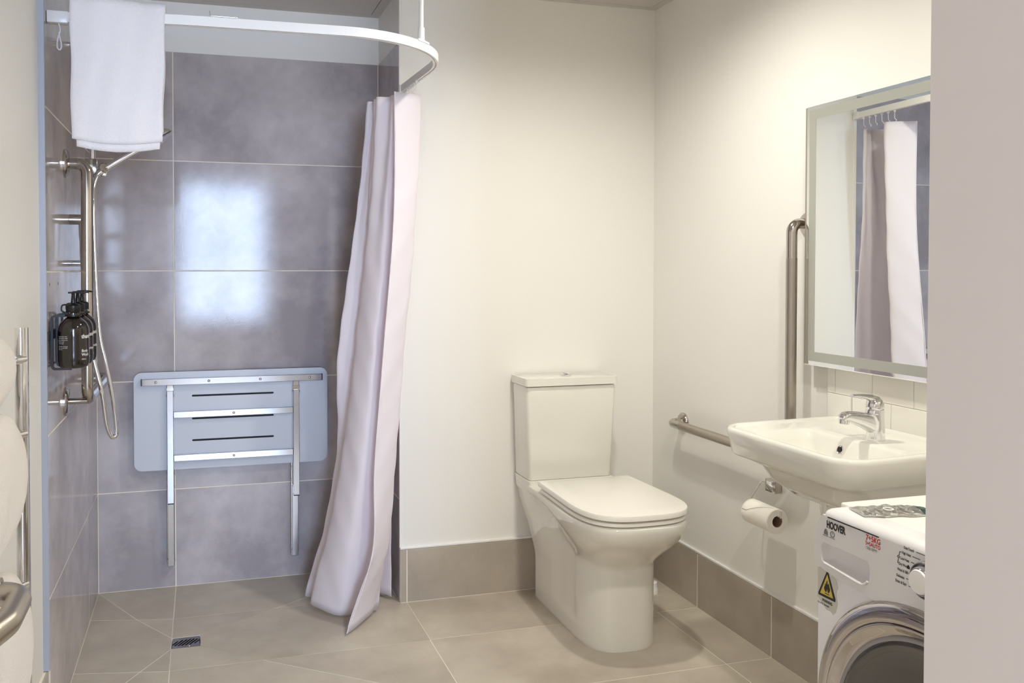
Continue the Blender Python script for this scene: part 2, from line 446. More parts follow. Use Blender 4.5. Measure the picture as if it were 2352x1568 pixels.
def slab(name, hw, front, back, z0, z1, m, parent, wb_, e=.004, yc=None, nexp=3.0):
    bm = bmesh.new(); rings = []
    for z, i in ((z0, e), (z0+e*.6, 0), (z1-e*1.2, 0), (z1-e*.3, e*.5), (z1, e*1.6)):
        rings.append([(TX+x, y, z) for x, y in dshape(hw-i, front+i, back-i, nexp, (yc or front+.22), wb_-i)])
    ringloft(bm, rings); return finish(name, bm, m, parent, 35)
slab('seat', .1955, 2.502, 3.00, .4755, .4895, LIDP, toilet, .183)
slab('seat_buffer', .17, 2.55, 2.98, .4735, .478, DARK, toilet, .16)
slab('lid', .198, 2.495, 3.012, .4950, .5155, LIDP, toilet, .187)
for s in (-1, 1): tube('hinge', [(TX+s*.075-.02, 3.022, .488), (TX+s*.075+.02, 3.022, .488)], .012, CHROME, toilet, 14)
# cistern
def tbox(name, x0, x1, y0, y1, z0, X0, X1, Y0, z1, r, m, parent, top=.002, smooth=35):
    bm = bmesh.new(); rings = []
    for t in (0, .02, .98, 1):
        a0, a1, b0 = x0+(X0-x0)*t, x1+(X1-x1)*t, y0+(Y0-y0)*t
        z = z0+(z1-z0)*t; i = top if t in (0, 1) else 0
        rings.append([(x, y, z) for x, y in rrect((a0+a1)/2, (b0+y1)/2, a1-a0-2*i, y1-b0-2*i, r, 6)])
    ringloft(bm, rings); return finish(name, bm, m, parent, smooth)
tbox('cistern_foot', 1.228, 1.576, 3.118, 3.285, .435, 1.222, 1.582, 3.118, .4865, .012, CERAMIC, toilet)
tbox('cistern', 1.2245, 1.5755, 3.125, 3.283, .488, 1.213, 1.592, 3.121, .852, .014, CERAMIC, toilet, .002)
tbox('cistern_gap', 1.224, 1.584, 3.133, 3.275, .851, 1.224, 1.584, 3.133, .857, .01, DARK, toilet, 0)
tbox('cistern_lid', 1.207, 1.598, 3.112, 3.287, .8555, 1.208, 1.597, 3.114, .886, .014, CERAMIC, toilet, .003)
fb = lathe('flush_button', [(.0001, 0), (.022, 0), (.0225, .004), (.020, .0065), (.0001, .007)], (TX+.005, 3.195, .886), (0, 0, 1), CHROME, toilet, 28)
box('button_split', DARK, (TX+.0045, 3.176, .8925), (TX+.0055, 3.214, .8935), fb)
pipe = thing('water_pipe', 'thin white water pipe rising from a round floor collar behind the toilet', 'pipe', (1.752, 3.12, 0))
tube('pipe', [(1.752, 3.12, 0.002), (1.752, 3.12, .24), (1.744, 3.14, .30), (1.70, 3.19, .34), (1.58, 3.22, .345)], .010, WPLAST, pipe, 12)
lathe('collar', [(.022, 0), (.028, .0), (.028, .02), (.024, .026), (.024, .045), (.018, .048), (.0115, .048), (.0115, 0)], (1.752, 3.12, 0.0), (0, 0, 1), WPLAST, pipe, 24)

# ---------------------------------------------------------------- shower: fold-up seat
seat = thing('shower_bench', 'grey laminate shower seat folded up against the tiled wall on steel legs', 'seat', (.13, 3.66, 0))
YS = 3.656
def front(y): return lambda u, v, d: Vector((u, y+d, v))
slots = []
for z in (.796, .703, .614):
    slots.append(rrect(.127, z-.0005, .328, .0075, .0037, 4))
plate('seat_panel', rrect(.127, .6965, .776, .398, .032, 8), slots, front(YS), .012, LAMIN, seat, None, EDGEB)
box('slot_backing', DARK, (-.06, YS+.013, .58), (.31, YS+.0135, .82), seat)
def steelbox(name, lo, hi, parent=seat, m=ALU): return box(name, m, lo, hi, parent, .0015, 1)
def screw(x, y, z, parent, ax=(0, -1, 0), r=.0055):
    lathe('screw', [(r, 0), (r*.95, .0015), (r*.6, .003), (.0001, .0035)], (x, y, z), ax, CHROME, parent, 14)
tb = steelbox('top_bar', (-.229, YS-.026, .844), (.489, YS-.001, .871))
box('end_cap', BLACKC, (.489, YS-.0255, .8445), (.4925, YS-.001, .8705), tb); box('end_cap', BLACKC, (-.2325, YS-.0255, .8445), (-.229, YS-.001, .8705), tb)
for x in (-.175, .03, .235, .437): screw(x, YS-.026, .8575, tb)
for i, xc in enumerate((-.121, .382)):
    ch = steelbox('upper_leg', (xc-.0125, YS-.028, .366), (xc+.0125, YS-.004, .808 if i else .822))
    box('end_cap', BLACKC, (xc-.012, YS-.0275, .363), (xc+.012, YS-.004, .366), ch)
    hg = steelbox('hinge', (xc-.0125, YS-.018, .80), (xc+.0125, YS-.002, .845), seat, SATIN)
    steelbox('hinge_knuckle', (xc-.0145, YS-.022, .812 if i else .820), (xc+.0145, YS-.006, .828 if i else .836), hg, CHROME)
    ll = steelbox('lower_leg', (xc-.0125-(.004 if i else 0), YS-.010, .107), (xc+.0125-(.004 if i else 0), YS+.014, .40), seat, STEEL if i == 0 else ALU)
    wbr = steelbox('wall_rail', (xc-.016-(.004 if i else 0), YS+.014, .100), (xc+.012-(.004 if i else 0), YB-.001, .50), seat, SATIN)
    for z, sd in ((.800, 0), (.475, 1), (.425, 1), (.125, 0)):
        for s in (-1, 1):
            y = YS-.014 if z > .5 else YS+.006
            screw(xc-(.004 if i and z < .5 else 0)+s*.0135, y, z, seat, (s, 0, 0), .006)
for z in (.7235, .548):
    cb = steelbox('cross_bar', (-.1085, YS-.022, z-.0135), (.3695, YS-.001, z+.0125))
    screw(.128, YS-.022, z-.001, cb)

# ---------------------------------------------------------------- drain
dr = thing('floor_drain', 'square steel floor drain grate with slanting slots in the shower floor', 'drain', (-.056, 3.145, 0))
box('drain_well', DARK, (-.102, 3.103, -.03), (-.011, 3.187, -.006), dr)
sl = []
for k in range(7):
    cx = -.056+(k-3)*.0125
    L = .030*math.sqrt(max(0, 1-((k-3)/3.9)**2))
    pts = []
    ang = math.radians(58); ux, uy = math.cos(ang), math.sin(ang)
    for q in rrect(0, 0, L*2, .0062, .003, 3): pts.append((cx+q[0]*ux-q[1]*uy, 3.145+q[0]*uy+q[1]*ux))
    sl.append(pts)
plate('grate', rrect(-.0565, 3.145, .092, .086, .002, 2), sl, lambda u, v, d: Vector((u, v, -.001-d)), .003, mat('drain_steel', (140, 138, 142), .3, metal=1), dr)
screw(-.045, 3.112, -.001, dr, (0, 0, 1), .004)

# ---------------------------------------------------------------- shower curtain track
trk = thing('curtain_track', 'white curved shower curtain track running round the shower corner below the ceiling', 'track', (.2, 2.53, 2.0))
path = rounded([(XL+.045, 2.600, 2.0065), (-.09, 2.540, 2.0065), (.785, 2.520, 2.0065), (.755, YM-.004, 2.0065)], [.8, .40], 18)
pr_ = [(-.0135, -.009), (-.0135, -.003), (-.006, -.003), (-.006, .003), (-.0135, .003), (-.0135, .009), (.0135, .009), (.0135, -.009)]
tube('rail', path, 1, WPLAST, trk, prof=pr_, up=(0, 0, 1), smooth=30)
box('end_bracket', WPLAST, (XL+.001, 2.588, 1.990), (XL+.055, 2.616, 2.0225), trk, .002)
box('end_bracket', WPLAST, (.742, YM-.030, 1.990), (.770, YM-.0005, 2.0225), trk, .002)
q_ = min(path, key=lambda p: (p.x-.640)**2+(p.y-2.655)**2); hx, hy = q_.x, q_.y
tube('ceiling_rod', [(hx, hy, 2.055), (hx, hy, ZC)], .0075, WPLAST, trk, 12)
tube('rod_sleeve', [(hx, hy, 2.022), (hx, hy, 2.062), (hx, hy, 2.064)], .011, WPLAST, trk, 12)
i_ = path.index(q_); tube('rod_foot', [path[i_-1]+Vector((0, 0, .0155)), q_+Vector((0, 0, .0155)), path[i_+1]+Vector((0, 0, .0155))], 1, WPLAST, trk, prof=[(-.003, -.012), (-.003, .012), (.003, .012), (.003, -.012)], up=(0, 0, 1), smooth=30)
for k in range(6):
    y = 3.06+.036*k
    gl = lathe('glider', [(.0001, 0), (.005, 0), (.005, .014), (.0001, .014)], (.758, y, 1.985), (0, 0, 1), WPLAST, trk, 10)
    tube('hook', [(.758, y, 1.986), (.758, y, 1.968), (.753, y+.004, 1.958), (.748, y, 1.952), (.753, y-.003, 1.946)], .0016, CORD, gl, 6)
cordp = catmull([(XL+.030, 2.602, 1.990), (XL+.034, 2.600, 1.972), (XL+.028, 2.60, 1.950), (XL+.026, 2.6, 1.925), (XL+.033, 2.6, 1.918), (XL+.037, 2.6, 1.930), (XL+.033, 2.6, 1.952), (XL+.030, 2.6, 1.966)], 5)
tube('pull_cord', cordp, .0022, CORD, trk, 8)
hk = tube('wire_hook', rounded([(.028, 2.528, 2.036), (.030, 2.528, 2.0225), (.105, 2.527, 2.0225)], .004, 4), .0013, CHROME, None, 8)
tag(hk, 'small bent wire hook lying on top of the white curtain track', 'hook')

# ---------------------------------------------------------------- shower curtain
LV = [(1.945, [(0.741, 3.26), (0.688, 3.28), (0.622, 3.24), (0.648, 3.21), (0.633, 3.16), (0.690, 3.10), (0.722, 3.13), (0.782, 3.08), (0.671, 3.03)]),
(1.5, [(0.738, 3.27), (0.649, 3.28), (0.571, 3.25), (0.615, 3.23), (0.601, 3.16), (0.655, 3.09), (0.700, 3.12), (0.763, 3.09), (0.668, 3.03)]),
(1.0, [(0.738, 3.30), (0.626, 3.34), (0.508, 3.29), (0.570, 3.26), (0.556, 3.18), (0.602, 3.09), (0.665, 3.12), (0.719, 3.10), (0.626, 3.02)]),
(.6, [(0.723, 3.31), (0.614, 3.38), (0.512, 3.36), (0.547, 3.29), (0.508, 3.20), (0.560, 3.10), (0.646, 3.12), (0.688, 3.10), (0.594, 3.02)]),
(.3, [(0.722, 3.33), (0.609, 3.44), (0.469, 3.40), (0.500, 3.33), (0.458, 3.25), (0.521, 3.14), (0.622, 3.16), (0.672, 3.14), (0.586, 3.02)]),
(.012, [(0.722, 3.33), (0.577, 3.46), (0.400, 3.44), (0.432, 3.38), (0.403, 3.31), (0.498, 3.20), (0.615, 3.21), (0.640, 3.215), (0.495, 3.035)])]
def curtain_mesh():
    NZ = 70; NU = 14
    zs = [1.945-(1.945-.012)*k/NZ for k in range(NZ+1)]
    rows = []
    for z in zs:
        # interpolate control points between levels (catmull in z)
        i = 0
        while i < len(LV)-2 and z < LV[i+1][0]: i += 1
        z1, z2 = LV[i][0], LV[i+1][0]; t = (z1-z)/(z1-z2)
        cp = []
        for k in range(9):
            p = [Vector(LV[j][1][k]) for j in (max(i-1, 0), i, i+1, min(i+2, len(LV)-1))]
            cp.append(.5*((2*p[1])+(-p[0]+p[2])*t+(2*p[0]-5*p[1]+4*p[2]-p[3])*t*t+(-p[0]+3*p[1]-3*p[2]+p[3])*t**3))
        c = catmull([(q.x, q.y, 0) for q in cp], NU)
        n = len(c); row = []
        amp = .012*sst(1.2, 1.95, z)
        for j, q in enumerate(c):
            s = j/(n-1)
            a, b = c[max(j-1, 0)], c[min(j+1, n-1)]
            d = (b-a).normalized(); nn = Vector((-d.y, d.x, 0))
            wob = amp*math.sin(s*PI*22)*(1 if s < .62 else .1)+.0022*math.sin(s*37+z*5)*math.sin(z*9+s*11)+.0012*math.sin(z*41+s*60)
            zz = z
            if z < .3:
                lift = .02*max(0, math.sin(s*PI*5))*(1-sst(0, .3, z)) if s < .9 else 0
                zz = z+lift*.5
            row.append((q.x+nn.x*wob, q.y+nn.y*wob, zz))
        rows.append(row)
    bm = bmesh.new(); ringloft(bm, rows, False, False, False)
    return bm
cur = thing('shower_curtain', 'white shower curtain gathered in hanging folds beside the end of the tiled wall', 'curtain', (.62, 3.2, 0))
c_o = finish('curtain_cloth', curtain_mesh(), CURT, cur, 180)
sm = c_o.modifiers.new('thickness', 'SOLIDIFY'); sm.thickness = .0016; sm.offset = 0
# stitched hem along free edge
hem = [];
for z, pts in LV[:-1]: hem.append((pts[8][0]-.0005, pts[8][1]-.001, z))
hem.append((.495, 3.034, .012))
tube('side_hem', catmull(hem, 8), .0018, CURT, cur, 6)

# ---------------------------------------------------------------- towel over the track
def towel_over(name, label, x0, x1, y, ztop, zf, zb, group=None):
    t = thing(name, label, 'towel', ((x0+x1)/2, y, ztop))
    def sheet(nm, off, zf_, zb_, dx0=0., dx1=0., m=TOWEL):
        NX = 26; prof = []
        n1 = 30
        for k in range(n1+1): prof.append((-.0135-off, zf_+(ztop-.01-zf_)*k/n1))
        for k in range(1, 9):
            a = PI*(1-k/9); prof.append((math.cos(a)*(.0135+off), ztop-.01+math.sin(a)*(.012+off)))
        for k in range(n1+1): prof.append((.0135+off, ztop-.01+(zb_-ztop+.01)*k/n1))
        rows = []
        for (py, pz) in prof:
            row = []
            for i in range(NX+1):
                u = i/NX; fr = (ztop-pz)/.4
                xx = x0+dx0*fr+(x1-x0+(dx1-dx0)*fr)*u
                wob = .0022*math.sin(u*9+pz*7)+.0016*math.sin(u*21-pz*13)
                sag = -.013*math.sin(u*PI)*fr if py < 0 else 0
                row.append((xx+.0015*math.sin(pz*31), y+py+wob-.012*fr*(1 if py < 0 else -1)*abs(math.sin(u*2.2)), pz+sag+.003*math.sin(u*5)*(1-fr)))
            rows.append(row)
        bm = bmesh.new(); ringloft(bm, rows, False, False, False)
        o = finish(nm, bm, m, t, 180)
        s = o.modifiers.new('thickness', 'SOLIDIFY'); s.thickness = .007; s.offset = 0
        return o
    sheet('towel_cloth', .0085, zf, zb, .003, -.012)
    sheet('towel_inner_fold', .001, zf-.020, zb-.01, .014, -.019)
    # woven border band
    bm = bmesh.new(); rows = []
    for pz in (zf+.014, zf+.019):
        rows.append([(x0+.004+(x1-x0-.018)*i/26, y-.0135-.0085-.012*abs(math.sin(i/26*2.2))+.0022*math.sin(i/26*9+pz*7)+.0016*math.sin(i/26*21-pz*13), pz-.013*math.sin(i/26*PI)) for i in range(27)])
    ringloft(bm, rows, False, False, False); finish('towel_hem', bm, TOWEL, t, 180)
    return t
towel_over('bath_towel', 'white bath towel folded over the shower curtain track', -.337, -.090, 2.556, 2.040, 1.665, 1.70)

# ---------------------------------------------------------------- grab rails
def flange(x, y, z, ax, parent, r=.036):
    return lathe('flange', [(r, 0), (r, .006), (r*.86, .012), (r*.6, .0135), (.0001, .0135)], (x, y, z), ax, SATIN, parent, 32)
gr = thing('grab_rail', 'tall steel grab rail on the left tiled shower wall with bends at both ends', 'rail', (XL, 2.87, 1.27))
xb = -.339
tube('bar', rounded([(XL+.004, 2.898, 1.638), (xb, 2.895, 1.638), (xb, 2.860, .905), (xb, 3.46, .905), (XL+.004, 3.46, .905)], [.055, .05, .05], 10), .0175, SATIN, gr, 20)
tube('knurled_grip', [(xb, 2.8905, 1.50), (xb, 2.869, 1.06)], .0181, STEEL, gr, 20)
tube('wall_post', [(XL+.004, 2.862, .905), (xb, 2.862, .905)], .0095, SATIN, gr, 14)
flange(XL, 2.898, 1.638, (1, 0, 0), gr, .045); flange(XL, 2.862, .905, (1, 0, 0), gr, .045); flange(XL, 3.46, .905, (1, 0, 0), gr, .042)
gr2 = thing('grab_rail', 'L-shaped brushed steel grab rail on the cream wall beside the basin', 'rail', (XR, 2.7, .70))
xc = XR-.062
tube('bar', rounded([(XR-.004, 3.050, .702), (xc, 3.050, .702), (xc, 2.325, .702), (xc, 2.325, 1.455), (XR-.004, 2.325, 1.455)], [.045, .05, .055], 10), .0165, SATIN, gr2, 20)
tube('knurled_grip', [(xc, 2.325, 1.345), (xc, 2.325, .80)], .0170, STEEL, gr2, 20)
tube('knurled_grip', [(xc, 2.97, .702), (xc, 2.42, .702)], .0170, STEEL, gr2, 20)
flange(XR, 3.050, .702, (-1, 0, 0), gr2); flange(XR, 2.325, 1.455, (-1, 0, 0), gr2)

# ---------------------------------------------------------------- hand shower
hs = thing('hand_shower', 'chrome hand shower on a riser rail with a metal hose beside the tall grab rail', 'shower', (XL, 3.05, 1.4))
xr, yr = -.341, 3.05
tube('riser_rail', [(xr, yr, 1.30), (xr, yr, 2.06)], .009, CHROME, hs, 16)
for z in (1.33, 2.04):
    tube('rail_bracket', [(XL+.001, yr, z), (xr, yr, z)], .010, CHROME, hs, 14)
el = tube('wall_elbow', [(XL+.001, 2.99, 1.470), (XL+.001+.02, 2.99, 1.470), (XL+.048, 2.99, 1.470)], .0165, SATIN, hs, 20)
tube('hose_nut', [(XL+.036, 2.99, 1.457), (XL+.037, 2.99, 1.425), (XL+.037, 2.99, 1.41)], .0085, CHROME, hs, 14)
sl_ = box('slider', SATIN, (xr-.020, yr-.022, 1.622), (xr+.018, yr+.018, 1.672), hs, .003)
lathe('slider_knob', [(.0001, 0), (.013, 0), (.016, .006), (.016, .018), (.012, .022), (.0001, .022)], (-.302, 3.03, 1.640), (.0, -1, .1), SATIN, hs, 24)
box('cradle', SATIN, (-.322, 3.018, 1.614), (-.292, 3.040, 1.634), hs, .003)
hd = [(-.322, 3.02, 1.618), (-.302, 3.02, 1.636), (-.226, 3.015, 1.686), (-.165, 3.01, 1.722), (-.124, 3.00, 1.744)]
tube('handset', catmull(hd, 6), lambda t: .0105+.004*t, CHROME, hs, 16)
lathe('spray_head', [(.0001, .0), (.018, .0), (.036, .010), (.040, .018), (.040, .024), (.036, .027), (.0001, .027)], (-.132, 3.0, 1.762), (.55, -.15, -.82), CHROME, hs, 32)
hose = catmull([(XL+.037, 2.99, 1.415), (-.364, 2.99, 1.31), (-.352, 2.985, 1.15), (-.336, 2.975, 1.033), (-.308, 2.97, .912), (-.297, 2.985, .811), (-.284, 2.995, .768), (-.273, 3.0, .765), (-.268, 3.0, .788), (-.279, 3.0, .896), (-.300, 3.0, 1.011), (-.318, 3.0, 1.11), (-.329, 3.0, 1.336), (-.333, 3.0, 1.505), (-.333, 3.01, 1.575), (-.322, 3.02, 1.62)], 16)
def resample(P, d):
    out = [P[0]]; acc = 0
    for a_, b2 in zip(P[:-1], P[1:]):
        L_ = (b2-a_).length; t = d-acc
        while t < L_: out.append(a_+(b2-a_)*(t/L_)); t += d
        acc = L_-(t-d)
    return out
hose = resample(hose, .0026)
bm = bmesh.new(); rings = []; prev = Vector((1, 0, 0))
for i, p in enumerate(hose):
    t = (hose[min(i+1, len(hose)-1)]-hose[max(i-1, 0)]).normalized(); x = (prev-t*prev.dot(t)).normalized(); prev = x; y = t.cross(x)
    rr = .0081 if i % 2 else .0066
    rings.append([p+x*math.cos(2*PI*k/10)*rr+y*math.sin(2*PI*k/10)*rr for k in range(10)])
ringloft(bm, rings); finish('hose', bm, CHROME, hs, 180)

# ---------------------------------------------------------------- bottles and rack
rk = thing('bottle_rack', 'black wire bottle rack on the left shower wall tiles', 'rack', (XL, 2.59, 1.05))
YBT = (2.588, 2.678, 2.768); XB = XL+.063
bm = bmesh.new(); addbox(bm, (XL, 2.565, 1.115), (XL+.005, 2.79, 1.140), .001, 1); finish('back_bar', bm, BLACKP, rk, 40)
for y in YBT:
    loop_ = rounded([(XB-.005, y, 1.0345), (XL+.008, y, 1.0345), (XL+.008, y, 1.182), (XB-.019, y, 1.182)], .008, 4)
    tube('hanger_frame', loop_, 1, BLACKP, rk, prof=[(-.003, -.0045), (-.003, .0045), (.003, .0045), (.003, -.0045)], up=(0, 0, 1), smooth=30)
    bm = bmesh.new(); addlathe(bm, [(.0185, 0), (.0215, 0), (.0215, .005), (.0185, .005), (.0185, 0)], (XB, y, 1.1805), (0, 0, 1), 24); finish('neck_ring', bm, BLACKP, rk, 40)
names = [('Body\nWash', 'body wash', 'nearest'), ('Shampoo', 'shampoo', 'middle'), ('Conditioner', 'conditioner', 'farthest')]
for i, y in enumerate(YBT):
    b = thing('pump_bottle', 'dark amber pump bottle of %s, %s of the three in the black rack' % (names[i][1], names[i][2]), 'bottle', (XB, y, 1.038), 'pump bottles in the shower rack')
    r = .0405
    prof = [(.0001, 0)]+[(q.x, q.y) for q in catmull([(r*.76, 0, 0), (r*.93, .005, 0), (r, .018, 0), (r, .045, 0), (r, .075, 0), (r, .098, 0), (r*.965, .112, 0), (r*.83, .125, 0), (r*.62, .1335, 0), (.0175, .1395, 0)], 4)]+[(.0165, .142), (.0162, .152), (.0001, .152)]
    z0 = 1.038
    bo = lathe('bottle_body', prof, (XB, y, z0), (0, 0, 1), AMBER, b, 64, 50)
    pu = lathe('pump_collar', [(.018, 0), (.0195, .002), (.0195, .018), (.016, .022), (.010, .024), (.0065, .026), (.0045, .05), (.0065, .053), (.0001, .053)], (XB, y, z0+.1535), (0, 0, 1), BLACKC, b, 24)
    sp = tube('pump_spout', rounded([(XB-.012, y+.002, z0+.208), (XB+.012, y-.002, z0+.209), (XB+.030, y-.006, z0+.2065)], .01, 4), 1, BLACKC, b, prof=[(-.0022, -.006), (-.0022, .006), (.0022, .006), (.0022, -.006)], up=(0, 0, 1), smooth=30)
    tube('hook_tab', rounded([(XB-.018, y, z0+.175), (XB-.030, y, z0+.174), (XB-.031, y, z0+.158), (XB-.02, y, z0+.152)], .006, 4), .0022, BLACKC, b, 8)
    def wrap(a0, zb):
        def f(u, v):
            a = math.radians(a0)+u/(r+.0004)
            # angle measured from the direction -Y towards +X
            return Vector((XB+(r+.0004)*math.sin(a), y-(r+.0004)*math.cos(a), zb+v))
        return f
    text('brand_lettering', 'thankyou', .0155, None, WHITEINK, b, bend=wrap(37, z0+.083), bold=.0004, sx=.95)
    text('product_lettering', names[i][0], .0105, None, WHITEINK, b, bend=wrap(37, z0+.045), bold=.0002)
    text('volume_lettering', '500mL', .0055, None, WHITEINK, b, bend=wrap(37, z0+.0235))
    text('small_print', 'natural aloe and\nwillow bark with\nplant extracts to\ncleanse and\nsoften skin', .0048, None, WHITEINK, b, bend=wrap(-60, z0+.087))
    text('small_print', 'directions: massage\nonto wet skin then\nrinse well', .0042, None, WHITEINK, b, bend=wrap(-60, z0+.060))

# ---------------------------------------------------------------- heated towel ladder on the painted wall
lad = thing('towel_ladder', 'polished heated towel ladder on the painted wall at the left', 'rail', (XP, 1.7, .3))
lx = XP+.066
for y in (1.935, 1.44):
    tube('upright', [(lx, y, .30), (lx, y, 1.192)], 1, CHROME, lad, prof=[(.013*math.cos(2*PI*k/20), .0185*math.sin(2*PI*k/20)) for k in range(20)], up=(1, 0, 0))
    for z in (1.12, .40): tube('wall_bracket', [(XP+.0005, y, z), (lx, y, z)], .009, CHROME, lad, 12)
for z in (1.128, .975, .665, .40):
    tube('rung', rounded([(lx+.004, 1.93, z), (lx-.012, 1.905, z), (lx-.012, 1.47, z), (lx+.004, 1.445, z)], .02, 4), .0105, CHROME, lad, 14)
def rung_towel(zt, zb, wx, lab, cx=0.0, lean=0.0):
    t = thing('hand_towel' if zt > 1 else 'towel', lab, 'towel', (lx+.02, 1.7, zt))
    rings = []; n = 36
    for j in range(15):
        y = 1.905-.42*j/14; ring = []
        e = min(1, .80+.2*math.sin(min(j, 14-j)/2.5*PI/2)) if j < 3 or j > 11 else 1
        for k in range(n):
            a = 2*PI*k/n; c, s = math.cos(a), math.sin(a)
            hz = (zt-zb)/2
            zz = (zt+zb)/2+hz*math.copysign(abs(s)**.75, s)*e
            tp = 1.0-.42*max(0, (-s))**1.5-.10*max(0, s)
            xx = -.388+cx+wx*math.copysign(abs(c)**.8, c)*tp*e+lean*(zt-zz)
            xx += .0015*math.sin(a*5+j)+.0012*math.sin(j*1.7+a*2)
            xx = max(xx, XP+.004)
            ring.append((xx, y, zz))
        rings.append(ring)
    bm = bmesh.new(); ringloft(bm, rings)
    o = finish('towel_cloth', bm, TOWELB, t, 180)
    return t
rung_towel(1.180, 1.040, .036, 'cream towel on the top rung of the towel ladder, uppermost of three')
rung_towel(1.032, .765, .047, 'cream towel hanging on the second rung, middle of three', 0.009)
rung_towel(.722, .395, .052, 'long cream towel on the lowest visible rung, lowest of three', .013, -.004)

# ---------------------------------------------------------------- door leaf with lever, open at the left of the doorway
door = struct(box('door_1', DOORP, (-.300, .02, .01), (-.258, .875, 2.05), None, .001, 1))
ORG[door.name] = Vector((0, 0, 0))
box('rose', STEEL, (-.258, .79, .98), (-.250, .846, 1.058), door, .004)
tube('door_lever', rounded([(-.252, .832, 1.026), (-.153, .832, 1.026), (-.153, .765, 1.024), (-.172, .712, 1.022)], [.022, .03], 10), .0105, STEEL, door, 20)
tube('back_lever', rounded([(-.252, .834, 1.024), (-.17, .834, 1.034)], .01, 3), .006, STEEL, door, 16)

# ---------------------------------------------------------------- basin
ba = thing('wash_basin', 'white ceramic wall basin with a wide rim below the lit mirror', 'basin', (XR, 1.94, .68))
BX0, BX1, BY0, BY1 = 1.425, XR-.0065, 1.678, 2.205
bcx, bcy, bw, bh = (BX0+BX1)/2, (BY0+BY1)/2, BX1-BX0, BY1-BY0
def rr_(x0, x1, y0, y1, rf, rb): # corners: (+x+y) (-x+y) (-x-y) (+x-y)
    return rrect((x0+x1)/2, (y0+y1)/2, x1-x0, y1-y0, [rb, rf, rf, rb], 10)
ZR = .866
rings = []
def add(x0, x1, y0, y1, rf, rb, z): rings.append([(x, y-.014+.075*(x-1.62), z) for x, y in rr_(x0, x1, y0, y1, rf, rb)])
add(1.62, BX1, 1.80, 2.03, .04, .004, .69)
add(1.55, BX1, 1.76, 2.070, .07, .004, .700)
add(1.505, BX1, 1.735, 2.100, .075, .004, .735)
add(1.488, BX1, 1.725, 2.122, .075, .004, .770)
add(1.462, BX1, 1.712, 2.172, .07, .004, .785)
add(1.446, BX1, 1.700, 2.183, .06, .004, .790)
add(1.438, BX1, 1.692, 2.190, .07, .004, .797)
add(1.430, BX1, 1.683, 2.199, .082, .004, .83)
add(1.4255, BX1, 1.679, 2.2045, .082, .004, .853)
add(1.4265, BX1, 1.680, 2.2035, .082, .004, .861)
add(1.431, BX1, 1.684, 2.199, .078, .004, .8655)
add(1.438, BX1-.001, 1.691, 2.192, .072, .004, ZR)
add(1.446, BX1-.004, 1.700, 2.183, .060, .006, .8645)
add(1.452, BX1-.010, 1.708, 2.174, .036, .010, .861)
add(1.456, BX1-.016, 1.714, 2.166, .034, .014, .859)
add(1.460, 1.668, 1.722, 2.110, .034, .030, .8583)
add(1.464, 1.662, 1.730, 2.098, .036, .034, .853)
add(1.470, 1.655, 1.742, 2.082, .040, .036, .83)
add(1.482, 1.645, 1.760, 2.055, .045, .040, .795)
add(1.500, 1.630, 1.79, 2.02, .05, .045, .768)
add(1.53, 1.60, 1.85, 1.96, .03, .03, .758)
bm = bmesh.new(); ringloft(bm, rings); finish('bowl', bm, CERAMIC, ba, 50)
lathe('overflow', [(.0001, .0), (.0085, .0), (.0105, .002), (.0115, .0005), (.0115, -.003)], (1.6535, 1.94, .826), (-1, 0, .18), CHROME, ba, 24)
lathe('overflow_hole', [(.0001, 0), (.0075, 0), (.0075, .001), (.0001, .001)], (1.652, 1.94, .8263), (-1, 0, .18), DARK, ba, 20)
lathe('waste_plug', [(.0001, 0), (.022, 0), (.022, .003), (.0001, .004)], (1.565, 1.905, .7575), (0, 0, 1), CHROME, ba, 24)
lathe('waste_shroud', [(.075, 0), (.085, .02), (.09, .06), (.092, .098)], (1.70, 1.93, .595), (0, 0, 1), CERAMIC, ba, 28)
# mixer tap
tp = thing('mixer_tap', 'chrome single lever mixer tap on the back ledge of the basin', 'tap', (1.692, 1.868, .855))
tx, ty = 1.718, 1.884
rings = []
for z, rx, ry, ox in ((.858, .0245, .0235, 0), (.866, .024, .023, 0), (.887, .022, .0215, .001), (.910, .022, .0215, -.001), (.927, .0235, .022, -.003), (.936, .024, .022, -.003), (.942, .022, .0215, -.002)):
    rings.append([(tx+ox+rx*math.cos(2*PI*k/32), ty+ry*math.sin(2*PI*k/32), z) for k in range(32)])
bm = bmesh.new(); ringloft(bm, rings); finish('tap_body', bm, CHROME, tp, 60)
rings = []
sp_ = catmull([(tx+.005, ty, .896), (tx-.026, ty, .909), (tx-.058, ty, .919), (tx-.088, ty, .926), (tx-.102, ty, .925), (tx-.110, ty, .919)], 6)
for i, p in enumerate(sp_):
    t = i/(len(sp_)-1); d = (sp_[min(i+1, len(sp_)-1)]-sp_[max(i-1, 0)]).normalized(); up = Vector((0, 1, 0)).cross(d); up = up if up.z > 0 else -up
    hw = .0175-.004*t; hh = .019*(1-t)**1.4+.0088
    rings.append([p+Vector((0, 1, 0))*hw*math.copysign(abs(math.cos(a))**.8, math.cos(a))+up*hh*math.copysign(abs(math.sin(a))**.8, math.sin(a)) for a in [2*PI*k/28 for k in range(28)]])
bm = bmesh.new(); ringloft(bm, rings); finish('spout', bm, CHROME, tp, 60)
lathe('aerator', [(.0125, 0), (.0125, .012), (.010, .013), (.0001, .0115)], (tx-.099, ty, .919), (-.12, 0, -1), CHROME, tp, 24)
lathe('lever_dome', [(.0215, 0), (.0225, .004), (.022, .013), (.018, .023), (.011, .030), (.0001, .033)], (tx-.002, ty, .9425), (-.10, 0, 1), CHROME, tp, 32)
